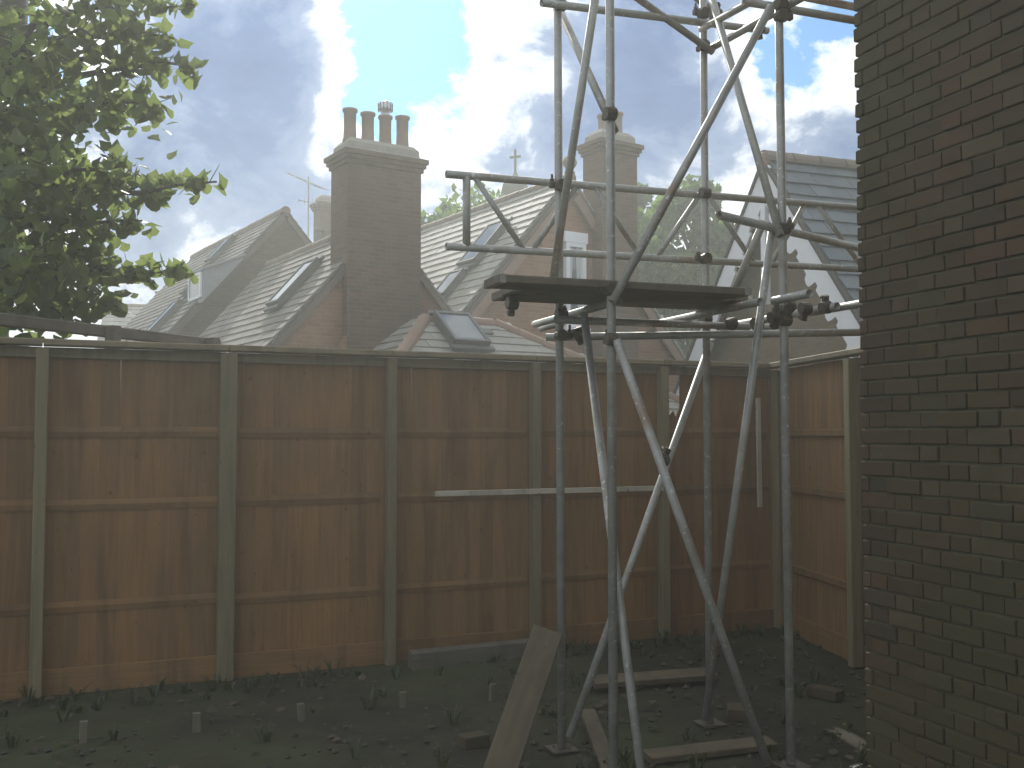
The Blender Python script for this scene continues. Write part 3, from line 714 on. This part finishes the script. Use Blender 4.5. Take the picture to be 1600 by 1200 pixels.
# ------------------------------------------------------------------ far roofs, church, aerial
def far_house(label, A, W, pitch, L, tmat, r, wallmat='render_wall'):
    g = Vector((r.y, -r.x, 0))
    return gable_house('far_house', A, A.z, W, pitch, L, 0, label, tmat, 'brown_ridge', wallmat, indiv=False, w=.4, gauge=.3, r=r, g=g, barge=False)
hb = far_house('low pale-roofed house beyond the tree, brick chimney beside it', at(165, 478, 40), 3.4, R(38), 4.6, 'pale_tile', Vector((.97, .24, 0)).normalized())
cst = at(246, 490, 38)
fc = empty('brick_chimney', (cst.x, cst.y, 0), 'slim dark brick stack rising beside the dark steep roof', 'chimney')
c_, z_ = chimney(fc, cst, .42, .42, 0, at(246, 468, 38).z); pot(c_, Vector((cst.x, cst.y, z_)), .25, .10)
hc = far_house('pale roof showing between the dark gable and the big chimney', at(500, 362, 33), 3.0, R(35), 6, 'pale_tile', Vector((.95, .3, 0)).normalized())
c5 = at(509, 352, 31.5)
c_, z_ = chimney(hc[0], c5, .60, .5, 2, at(509, 310, 31.5).z)
vp = at(498, 368, 31); MB().lathe(vp, [(.09, -.5), (.09, .12), (.16, .13), (.16, .2), (.03, .28)], 12).build('vent_cowl', 'metal_dark', hc[0])
# TV aerial
ab = at(482, 392, 30); atp = at(482, 276, 30)
ae = empty('tv_aerial', (ab.x, ab.y, ab.z), 'thin rooftop television aerial on a mast left of the big chimney', 'aerial')
MB().tube(ab - UP * 1.0, atp, .024, 8).build('mast', 'steel', ae)
y0, y1 = at(449, 270, 30.6), at(507, 296, 29.4)
MB().tube(y0, y1, .014, 6).build('boom', 'steel', ae)
bd = (y1 - y0).normalized(); el = bd.cross(UP).normalized()
for i in range(9):
    p = y0.lerp(y1, i / 8.6 + .02); ln = .12 + .018 * i
    MB().tube(p - el * ln, p + el * ln, .009, 5).build('element', 'steel', ae)
MB().tube(at(466, 313, 30), at(496, 318, 30), .012, 6).build('lower_boom', 'steel', ae)
for px in (467, 476, 488, 494):
    p = at(px, 315, 30); MB().tube(p - UP * .1, p + UP * .1, .01, 5).build('element', 'steel', ae)
# church gable with a cross
ct = at(801, 272, 33)
ch = empty('church', (ct.x, ct.y, 0), 'dark church gable with a stone cross beyond the pale roof', 'church')
cr = Vector((.35, .94, 0)).normalized(); cg = Vector((cr.y, -cr.x, 0))
CP = lambda t_, s_, z_: Vector((ct.x, ct.y, 0)) + cg * t_ + cr * s_ + UP * z_
zc = ct.z
for_w = [CP(-3.2, 0, 0), CP(3.2, 0, 0), CP(3.2, 0, zc - 4.2), CP(.42, 0, zc - .62), CP(.34, 0, zc - .3), CP(.12, 0, zc - .05), CP(-.12, 0, zc - .05), CP(-.34, 0, zc - .3), CP(-.42, 0, zc - .62), CP(-3.2, 0, zc - 4.2)]
MB().prism(for_w, cr * .5).build('gable', 'stone', ch)
MB().prism([CP(-3.05, .5, zc - 4.4), CP(3.05, .5, zc - 4.4), CP(0, .5, zc - .55)], cr * 14).build('roof', 'slate', ch)
MB().prism([CP(-2.9, .5, 0), CP(2.9, .5, 0), CP(2.9, .5, zc - 4.5), CP(-2.9, .5, zc - 4.5)], cr * 13.8).build('nave', 'stone', ch)
cx = MB(); zx = zc - .05
cx.bev(CP(0, .25, zx + .45), UP * .48, cg * .035, cr * .035, .01)
cxo = cx.build('cross', 'stone', ch)
MB().bev(CP(0, .25, zx + .68), cg * .19, cr * .033, UP * .035, .01).build('arm', 'stone', cxo)
MB().lathe(CP(0, .25, zx - .02), [(.16, -.05), (.12, .06), (.06, .14), (.05, .2)], 10).build('foot', 'stone', cxo)

# ------------------------------------------------------------------ trees
def leaf_shape(s):
    # lobed leaf folded along the midrib
    return [(0, -.5 * s, 0), (.30 * s, -.38 * s, .05 * s), (.50 * s, -.02 * s, .10 * s), (.26 * s, .20 * s, .05 * s), (0, .62 * s, -.06 * s), (-.26 * s, .20 * s, .05 * s), (-.50 * s, -.02 * s, .10 * s), (-.30 * s, -.38 * s, .05 * s), (0, .0, 0)], \
           [(0, 1, 8), (1, 2, 8), (2, 3, 8), (3, 4, 8), (4, 5, 8), (5, 6, 8), (6, 7, 8), (7, 0, 8)]
def rot_any(r_, droop=0):
    return Matrix.Rotation(r_.uniform(0, 6.283), 3, 'Z') @ Matrix.Rotation(R(r_.gauss(50 + droop, 38)), 3, 'X') @ Matrix.Rotation(R(r_.uniform(-40, 40)), 3, 'Y')
def limb(mb, pts, r0, r1, n=8):
    for i in range(len(pts) - 1):
        a_ = r0 + (r1 - r0) * i / (len(pts) - 1); b_ = r0 + (r1 - r0) * (i + 1) / (len(pts) - 1)
        mb.tube(pts[i], pts[i + 1], a_, n, b_)
def curve(p, q, sag, k=6, jit=.05):
    out = []
    for i in range(k + 1):
        t_ = i / k; v = Vector(p).lerp(Vector(q), t_) + UP * sag * math.sin(math.pi * t_)
        if 0 < i < k: v += Vector((rnd.uniform(-jit, jit), rnd.uniform(-jit, jit), rnd.uniform(-jit, jit)))
        out.append(v)
    return out
tb = Vector((-5.0, 9.6, 0))
tree = empty('broadleaf_tree', tb, 'leafy green broadleaf tree overhanging the left end of the garden fence', 'tree')
tk = MB(); trunk_pts = [tb + Vector((0, 0, -.1)), tb + Vector((.05, 0, 1.5)), tb + Vector((.0, .1, 3)), tb + Vector((.15, .05, 4.4)), tb + Vector((.2, .1, 6.0)), tb + Vector((.1, .1, 7.2))]
limb(tk, trunk_pts, .26, .09, 12); tko = tk.build('trunk', 'bark', tree, smooth=True)
rl = random.Random(5)
leaves = []
def put_leaf(p, s=None):
    s = s or rl.uniform(.085, .175)
    leaves.append((p, rot_any(rl), s))
# boughs reaching over to the right: tip pixel, depth, spread
boughs = [(312, 104, 8.4, .16), (258, 168, 8.6, .22), (338, 284, 8.2, .15), (222, 345, 8.7, .20), (288, 428, 8.5, .14), (185, 480, 8.8, .20), (212, 22, 8.5, .25), (272, 60, 8.6, .18),
          (270, 290, 8.6, .2), (235, 425, 8.6, .16), (235, 110, 8.8, .28), (190, 260, 8.4, .30), (150, 180, 8.2, .34), (130, 330, 8.3, .34), (120, 430, 8.2, .32), (60, 90, 8.3, .42), (70, 250, 8.0, .42),
          (60, 400, 8.0, .40), (150, 60, 8.6, .36), (30, 500, 8.2, .3), (110, 500, 8.5, .25), (10, 170, 8.2, .4), (20, 330, 8.3, .4), (302, 8, 8.5, .05), (60, -60, 8.6, .4), (180, -60, 8.8, .35), (-60, 200, 8.6, .5), (-60, 420, 8.6, .5), (-40, 20, 8.8, .5), (160, 400, 8.9, .3), (100, 250, 9.2, .4), (200, 170, 9.1, .3), (170, 300, 9.3, .3), (60, 160, 9.4, .5)]
for (px, py, Y, spread) in boughs:
    tip = at(px, py, Y); k_ = rl.uniform(.45, .8); root = trunk_pts[2].lerp(trunk_pts[5], max(0, min(1, (tip.z - 3.2) / 3.5)))
    cv_ = curve(root, tip, .12, 7, .06)
    mb_ = MB(); limb(mb_, cv_, .045, .008, 6); mb_.build('branch', 'bark', tree, smooth=True)
    nl_ = int(34 + spread * 190)
    for _ in range(nl_):
        t_ = 1 - abs(rl.gauss(0, .26)); t_ = max(.3, t_)
        i_ = min(6, int(t_ * 7)); base_ = cv_[i_].lerp(cv_[i_ + 1], t_ * 7 - i_) if t_ < 1 else cv_[7]
        sp = spread * (1.0 if t_ < .9 else .75)
        v = Vector((rl.gauss(0, 1), rl.gauss(0, 1), rl.gauss(0, .8) - .2)) * sp * .55
        if v.length < sp * .95 + .06: put_leaf(base_ + v)
    tw = MB()
    for _ in range(int(5 + spread * 16)):          # twigs
        t_ = rl.uniform(.5, 1); i_ = min(6, int(t_ * 7)); p = cv_[i_].lerp(cv_[i_ + 1], rl.random())
        limb(tw, [p, p + Vector((rl.gauss(0, 1), rl.gauss(0, 1), rl.gauss(0, 1))) * spread * .5], .005, .002, 4)
    tw.build('twigs', 'bark', tree, stuff=True)
# inner mass and the part of the crown outside the picture
for _ in range(420):
    a_ = rl.uniform(0, 6.283); rr_ = 1.75 * math.sqrt(rl.random()); z_ = rl.uniform(2.5, 7.6)
    k_ = math.sqrt(max(.05, 1 - ((z_ - 4.9) / 3.0) ** 2))
    p = tb + Vector((.1 + math.cos(a_) * rr_ * k_, math.sin(a_) * rr_ * k_, z_))
    if p.y < 7.6: continue
    put_leaf(p, rl.uniform(.09, .14))
def scr(p): d = p - Vector((0, 0, EYE)); return 800 + d.x / d.y * FP, 678 - d.z / d.y * FP
order = sorted(range(len(leaves)), key=lambda i: (0 if (0 < scr(leaves[i][0])[0] < 400 and 0 < scr(leaves[i][0])[1] < 520) else 100) + leaves[i][0].y - leaves[i][2] * 20)
single = set(order[:300]); crown = MB(); lm = []
for s in (.10, .12, .14):
    b = MB(); b.add(*leaf_shape(s)); lm.append((s, mesh_of(b, 'leaf', 'leaf')))
for i, (p, ro, s) in enumerate(leaves):
    if i in single:
        s_, me = min(lm, key=lambda q: abs(q[0] - s)); piece(me, 'leaf', tree, Matrix.Translation(p) @ ro.to_4x4())
    else:
        vs, fs = leaf_shape(s); crown.add([ro @ Vector(v) + p for v in vs], fs)
crown.build('crown', 'leaf', tree, stuff=True)

def far_tree(base, label, zc_, rx, rz, nleaf, ls, seed, lobes):
    rt = random.Random(seed)
    e = empty('distant_tree', base, label, 'tree', None)
    t_ = MB(); pts = [base + Vector((0, 0, -.1)), base + Vector((.1, 0, zc_ * .5)), base + Vector((-.1, .1, zc_)), base + Vector((.1, 0, zc_ + rz * .6))]
    limb(t_, pts, .38, .08, 9); t_.build('trunk', 'bark', e, smooth=True)
    cl = []
    for _ in range(lobes):
        while True:
            v = Vector((rt.uniform(-1, 1), rt.uniform(-1, 1), rt.uniform(-1, 1)))
            if .3 < v.length < .92: break
        cl.append((base + Vector((v.x * rx, v.y * rx, zc_ + v.z * rz)), rt.uniform(.22, .42) * rx))
    lb = MB()
    for c_, r_ in cl: limb(lb, curve(pts[2], c_, .2, 4, .1), .09, .02, 5)
    lb.build('limbs', 'bark', e, stuff=True)
    cr_ = MB()
    for _ in range(nleaf):
        c_, r_ = rt.choice(cl); v = Vector((rt.gauss(0, 1), rt.gauss(0, 1), rt.gauss(0, .8)))
        v = v.normalized() * r_ * (rt.random() ** .4)
        s = ls * rt.uniform(.7, 1.3); ro = rot_any(rt)
        vs = [(-.5 * s, 0, 0), (0, -.6 * s, .1 * s), (.5 * s, 0, 0), (0, .6 * s, .1 * s)]
        cr_.add([ro @ Vector(q) + c_ + v for q in vs], [(0, 1, 2, 3)])
    cr_.build('crown', 'far_leaf', e, stuff=True)
    return e
b = at(700, 330, 31); far_tree(Vector((b.x + .6, b.y, 0)), 'green tree crown showing over the pale roof beside the big chimney', b.z - 2.2, 2.8, 2.5, 9000, .22, 3, 26)
b = at(1082, 380, 30); far_tree(Vector((b.x, b.y, 0)), 'green tree between the second chimney and the bargeboard house', b.z - .9, 2.2, 2.6, 9000, .22, 8, 24)
b = at(1010, 330, 33); far_tree(Vector((b.x, b.y, 0)), 'pale green tree further off, mostly hidden by the second chimney', b.z - 1.0, 1.5, 1.9, 5000, .2, 9, 16)

# ------------------------------------------------------------------ scaffold
TR = .0215
a4 = R(70); ax = Vector((math.sin(a4), math.cos(a4), 0)); ay = Vector((-ax.y, ax.x, 0))
def upright_at(px, Y): p = at(px, 678, Y); p.z = 0; return p
U2 = upright_at(956, 5.0); U4 = upright_at(1229, 5.34); U1 = upright_at(877, 5.61); U3 = upright_at(1105, 6.1)
sc = empty('scaffold_tower', (U1 + U2 + U3 + U4) / 4, 'galvanised tube scaffold tower with cross braces between the fence and the brick house', 'scaffold')
def T(p, q, name, ext0=0, ext1=0, r=TR, parent=None):
    p, q = Vector(p), Vector(q); d = (q - p).normalized()
    return MB().tube(p - d * ext0, q + d * ext1, r, 16, hollow=True).build(name, 'steel', parent or sc, smooth=True)
for u, dx in ((U1, -.022), (U2, 0), (U3, .0), (U4, -.02)):
    T(u + UP * .012, u + UP * 5.6 + ax * dx, 'upright', r=.0225)
    MB().box(u + UP * .004, ax * .075, ay * .075, UP * .0045).build('base_plate', 'coupler', sc)
O = .052
braces = [(914, 503, 1001, 1200, U1, U2, -O, .05, .45), (963, 530, 1203, 1203, U2, U4, O, 0, .0), (1110, 535, 881, 1176, U1, U3, -O, 0, .0), (1206, 362, 1096, 1168, U3, U4, O, 0, .0),
          (1193, 347, 1146, 456, U3, U4, -O, 0, .1), (1192, 34, 964, 458, U2, U4, O, .1, .05), (1119, 20, 1216, 356, U3, U4, O, .1, .05), (874, 14, 952, 186, U1, U2, -O, .06, .1), (931, -10, 862, 450, U1, U2, O, .1, .05),
          (975, -18, 1108, 77, U1, U3, O, .3, .03)]
ends = []
for (x0, y0_, x1, y1_, P, Q, off, e0, e1) in braces:
    p, q = on_plane(x0, y0_, P, Q, off), on_plane(x1, y1_, P, Q, off)
    if q.z < .04: q = p.lerp(q, (p.z - .04) / (p.z - q.z))
    T(p, q, 'brace', e0, e1); ends.append((p, (q - p))); ends.append((q, (p - q)))
# top ledgers and transoms
def ledger(x0, y0_, x1, y1_, P, Q, off, e0=.0, e1=.0, name='ledger'):
    p, q = on_plane(x0, y0_, P, Q, off), on_plane(x1, y1_, P, Q, off); T(p, q, name, e0, e1); return p, q
ledger(846, 4, 1199, 48, U1, U3, O)
ledger(1108, 77, 1250, -2, U3, U4, -O, .05, .3, 'transom')
ledger(1098, 44, 1200, -12, U3, U4, O, .02, .3, 'transom')
ledger(1225, 13, 1342, 33, U2, U4, -O, .25, .6)
ledger(1240, -8, 1342, 12, U2, U4, -O - .06, .35, .6)
ledger(1085, -6, 1108, 12, U1, U3, -O, .3, .1, 'transom')
# mid height
p, q = at(1123, 336, 5.0), at(1349, 389, 5.92); T(p, q, 'ledger', 0, .6)
p, q = at(853, 527, 5.78), at(1350, 519, 5.70); T(p, q, 'ledger', 0, .7)
p, q = at(880, 500, 5.52), at(1190, 511, 6.25); T(p, q, 'ledger', .05, .1)
VD = Vector((.342, -.94, 0))
for (px, py, L) in ((835, 507, 1.2), (1030, 505, 1.1), (1129, 511, 1.15), (1209, 470, .30), (1264, 489, 1.4), (846, 513, .35)):
    p = at_z(px, py, 2.385); T(p, p + VD * L, 'transom')
# couplers: a pair of clamp shells with swivel bolt
def coupler(c, d1, d2=UP):
    c = Vector(c); d1 = Vector(d1).normalized(); d2 = Vector(d2).normalized()
    m = MB(); m.tube(c - d2 * .026, c + d2 * .026, .033, 10)
    c2 = c + (ray(*scr(c)).normalized() * -.03)
    m.tube(c2 - d1 * .027, c2 + d1 * .027, .032, 10)
    s_ = d1.cross(d2) * rnd.choice((-1, 1)); s_ = s_.normalized() if s_.length > .1 else ax
    m.bev(c + s_ * .042, s_ * .024, d2 * .016, d1 * .016, .004)
    o = m.build('coupler', 'coupler', sc)
    MB().tube(c + s_ * .052 - d2 * .02, c + s_ * .052 + d2 * rnd.uniform(.03, .06), .007, 6).build('bolt', 'coupler', o)
    MB().tube(c + s_ * .052 + d2 * .02, c + s_ * .052 + d2 * .034, .013, 6).build('nut', 'coupler', o)
def c_up(u, py, d=ax):
    px = scr(u + UP * 2)[0]; p = on_plane(px, py, u, u + ax); coupler(Vector((u.x, u.y, p.z)), d)
for u, ys in ((U1, (8, 290, 492, 524)), (U2, (178, 452, 530)), (U3, (72, 22, 302, 404, 498)), (U4, (8, 26, 357, 486, 500))):
    for k_, y in enumerate(ys): c_up(u, y, ax if k_ % 2 == 0 else ay)
for (px, py, Y) in ((1185, 44, 5.95), (1119, 22, 5.98), (1035, 718, 5.35), (1258, 482, 5.5), (1183, 505, 5.8), (1210, 495, 5.35), (800, 474, 5.3), (905, 520, 5.6), (1118, 24, 6.0), (1290, 480, 5.55), (1232, 478, 5.35), (1143, 505, 6.1)):
    coupler(at(px, py, Y), ax + UP * rnd.uniform(-.4, .4), ay + UP * .3)
# lattice (ladder) beam
lb0, lb1 = at(697, 272, 5.66), at(1350, 325, 6.74); bb0, bb1 = at(697, 385, 5.66), at(1350, 421, 6.74)
beam = MB(); beam.tube(lb0, lb1 + (lb1 - lb0) * .25, TR * 1.02, 16, hollow=True); beam.tube(bb0, bb1 + (bb1 - bb0) * .25, TR * 1.02, 16, hollow=True)
beo = beam.build('lattice_beam', 'steel', sc, smooth=True)
def onb(px, py): return on_plane(px, py, lb0, lb1)
for (x0, y0_, x1, y1_) in ((729, 276, 729, 386), (743, 279, 818, 390), (832, 391, 900, 292), (930, 294, 1000, 400), (1027, 401, 1092, 306), (1108, 308, 1178, 411), (1205, 412, 1257, 320), (1278, 322, 1349, 420)):
    T(onb(x0, y0_), onb(x1, y1_), 'lacing', r=.0165 if x0 != x1 else .0225, parent=beo)
# scaffold boards lying on the transoms
bl0 = on_plane(776, 452, U2, U4); bl1 = on_plane(1168, 460, U2, U4)
labels = ['scaffold board on the outer edge of the platform, its end banded', 'middle scaffold board of the platform, between two others', 'scaffold board along the platform edge nearest the fence']
for i in range(3):
    p, q = Vector((bl0.x, bl0.y, 2.43)), Vector((bl1.x, bl1.y, 2.43))
    sh = ay * (.08 + .235 * i) + ax * (.0, .17, .20)[i]
    m = MB().bev((p + q) / 2 + sh + UP * .003 * i, (q - p) / 2, ay * .1125, UP * .019, .004)
    o = m.build('scaffold_board', 'plank', frame=frame3(ax, ay, UP)); tag(o, labels[i], 'board', 'scaffold boards on the platform')
    for s_, e_ in ((p, 1), (q, -1)):
        MB().box(s_ + sh + ax * e_ * .02 + UP * .003 * i, ax * .016, ay * .1145, UP * .0205).build('end_band', 'steel', o)

# ------------------------------------------------------------------ boards and rubble on the ground
def plank(p, q, w, th, wdir, label, mat='old_plank'):
    d = (Vector(q) - Vector(p)); wd_ = (Vector(wdir) - d.normalized() * Vector(wdir).dot(d.normalized())).normalized()
    nrm = d.cross(wd_).normalized()
    return tag(MB().bev((Vector(p) + Vector(q)) / 2, d / 2, wd_ * w / 2, nrm * th / 2, .004).build('plank', mat, frame=frame3(wd_, nrm, d.normalized())), label, 'plank')
pt_ = at(856, 985, 5.52); pb_ = at(775, 1230, 5.0); pb_.z = .03
plank(pb_, pt_, .16, .03, (1, .15, 0), 'wide weathered plank leaning against the scaffold upright')
p0, p1 = at_z(918, 1112, .06), at_z(958, 1215, .06); plank(p0, p1, .09, .03, (1, 0, 0), 'narrow plank lying on the ground beside the leaning board')
p0, p1 = at_z(925, 1066, .05), at_z(1115, 1052, .05); plank(p0, p1, .13, .04, (0, 1, .2), 'short pale board lying across the soil under the scaffold braces')
p0, p1 = at_z(1010, 1183, .03), at_z(1205, 1160, .03); plank(p0, p1, .12, .035, (0, 1, .1), 'board on the ground between the scaffold feet')
p0, p1 = at_z(738, 1122, .16), at_z(770, 1190, .16)
# low concrete kerb along the fence foot on the right and a few broken bricks
k0, k1 = at_z(640, 1046, 0), at_z(860, 1022, 0)
tag(MB().bev((k0 + k1) / 2 + UP * .06, (k1 - k0) / 2, fn * .05, UP * .07, .012).build('edging_board', 'grey_timber', frame=frame3(fu, fn, UP)), 'low grey edging board at the foot of the fence', 'edging')
for i, (px, py, lab) in enumerate([(740, 1165, 'loose broken brick on the soil left of the leaning plank'), (1150, 1120, 'loose half brick on the soil beneath the crossing braces'), (1290, 1090, 'loose brick on the soil close to the brick house')]):
    p = at_z(px, py, 0); me = brick_mesh(.15 + .03 * i, .1); ro = Matrix.Rotation(R(30 + 50 * i), 3, 'Z')
    mb_ = MB().add([ro @ v + p + UP * .03 for v in me.v], me.f); tag(mb_.build('loose_brick', 'brick'), lab, 'brick')
# clods and stones over the bed
st_ = MB()
for _ in range(1500):
    p = Vector((rnd.uniform(-5, 4), rnd.uniform(3.2, 9), 0)); s = rnd.uniform(.008, .03) * (1.6 if rnd.random() < .1 else 1)
    vs = [Vector(v) * s * rnd.uniform(.7, 1.2) + p for v in ((1, 0, 0), (-1, .1, 0), (0, 1, .1), (.1, -1, 0), (0, 0, .8), (0, 0, -.8))]
    st_.add(vs, [(0, 2, 4), (2, 1, 4), (1, 3, 4), (3, 0, 4), (2, 0, 5), (1, 2, 5), (3, 1, 5), (0, 3, 5)])
o = st_.build('rubble', 'concrete', stuff=True); tag(o, 'scattered small stones and clods over the dark bed', 'rubble')

M['weed'] = leaf_mat('low_weed', [(0, (.03, .042, .016)), (.5, (.04, .055, .02)), (1, (.055, .065, .026))], .35)
M['litter'] = material('fallen_leaf', lambda k: principled(k, k.ramp(rand(k), [(0, (.03, .022, .013)), (.5, (.055, .036, .02)), (1, (.08, .058, .03))]), .8))
wb_ = MB()
for _ in range(190):
    if rnd.random() < .6:
        b_ = F0 + fu * rnd.uniform(-2.5, 6) + fn * (.12 + abs(rnd.gauss(0, .22)))
    else: b_ = Vector((rnd.uniform(-4, 2.2), rnd.uniform(4.8, 7.2), 0))
    hgt = rnd.uniform(.03, .13)
    for q in range(rnd.randint(5, 12)):
        a_ = rnd.uniform(0, 6.283); o_ = Vector((math.cos(a_), math.sin(a_), 0)); s_ = Vector((-o_.y, o_.x, 0)) * rnd.uniform(.003, .009)
        p_ = b_ + o_ * rnd.uniform(0, .03); m_ = p_ + o_ * hgt * .3 + UP * hgt * .7; e_ = p_ + o_ * hgt * rnd.uniform(.5, 1.1) + UP * hgt * rnd.uniform(.6, 1.1)
        wb_.add([p_ - s_, p_ + s_, m_ + s_ * .8, m_ - s_ * .8, e_], [(0, 1, 2, 3), (3, 2, 4)])
o = wb_.build('weeds', 'weed', stuff=True); tag(o, 'low weeds and grass tufts along the foot of the fence', 'weeds')
lt_ = MB()
for _ in range(420):
    p_ = Vector((rnd.uniform(-4.5, 3), rnd.uniform(4.5, 8.8), .012)); vs, fs = leaf_shape(rnd.uniform(.03, .07)); ro = Matrix.Rotation(rnd.uniform(0, 6.28), 3, 'Z') @ Matrix.Rotation(rnd.gauss(0, .3), 3, 'X')
    lt_.add([ro @ Vector(v) + p_ for v in vs], fs)
o = lt_.build('leaf_litter', 'litter', stuff=True); tag(o, 'fallen leaves scattered over the dark soil', 'leaf litter')

# ------------------------------------------------------------------ scattering air added to imitate lens veiling glare
hz = MB().box((0, 4, 4.9), (156, 0, 0), (0, 156, 0), (0, 0, 6.1))
def f_vol():
    m = bpy.data.materials.new('lens_glare_haze'); m.use_nodes = True; t_ = m.node_tree; t_.nodes.clear()
    v = t_.nodes.new('ShaderNodeVolumePrincipled'); v.inputs['Color'].default_value = (.91, .95, .89, 1)
    v.inputs['Density'].default_value = VEIL_DENSITY; v.inputs['Anisotropy'].default_value = VEIL_G
    t_.links.new(v.outputs[0], t_.nodes.new('ShaderNodeOutputMaterial').inputs['Volume']); return m
M['glare_haze'] = f_vol()
o = hz.build('glare_haze', 'glare_haze', stuff=True); tag(o, 'thin added veil in the air over the gardens, imitating lens glare', 'glare_haze')
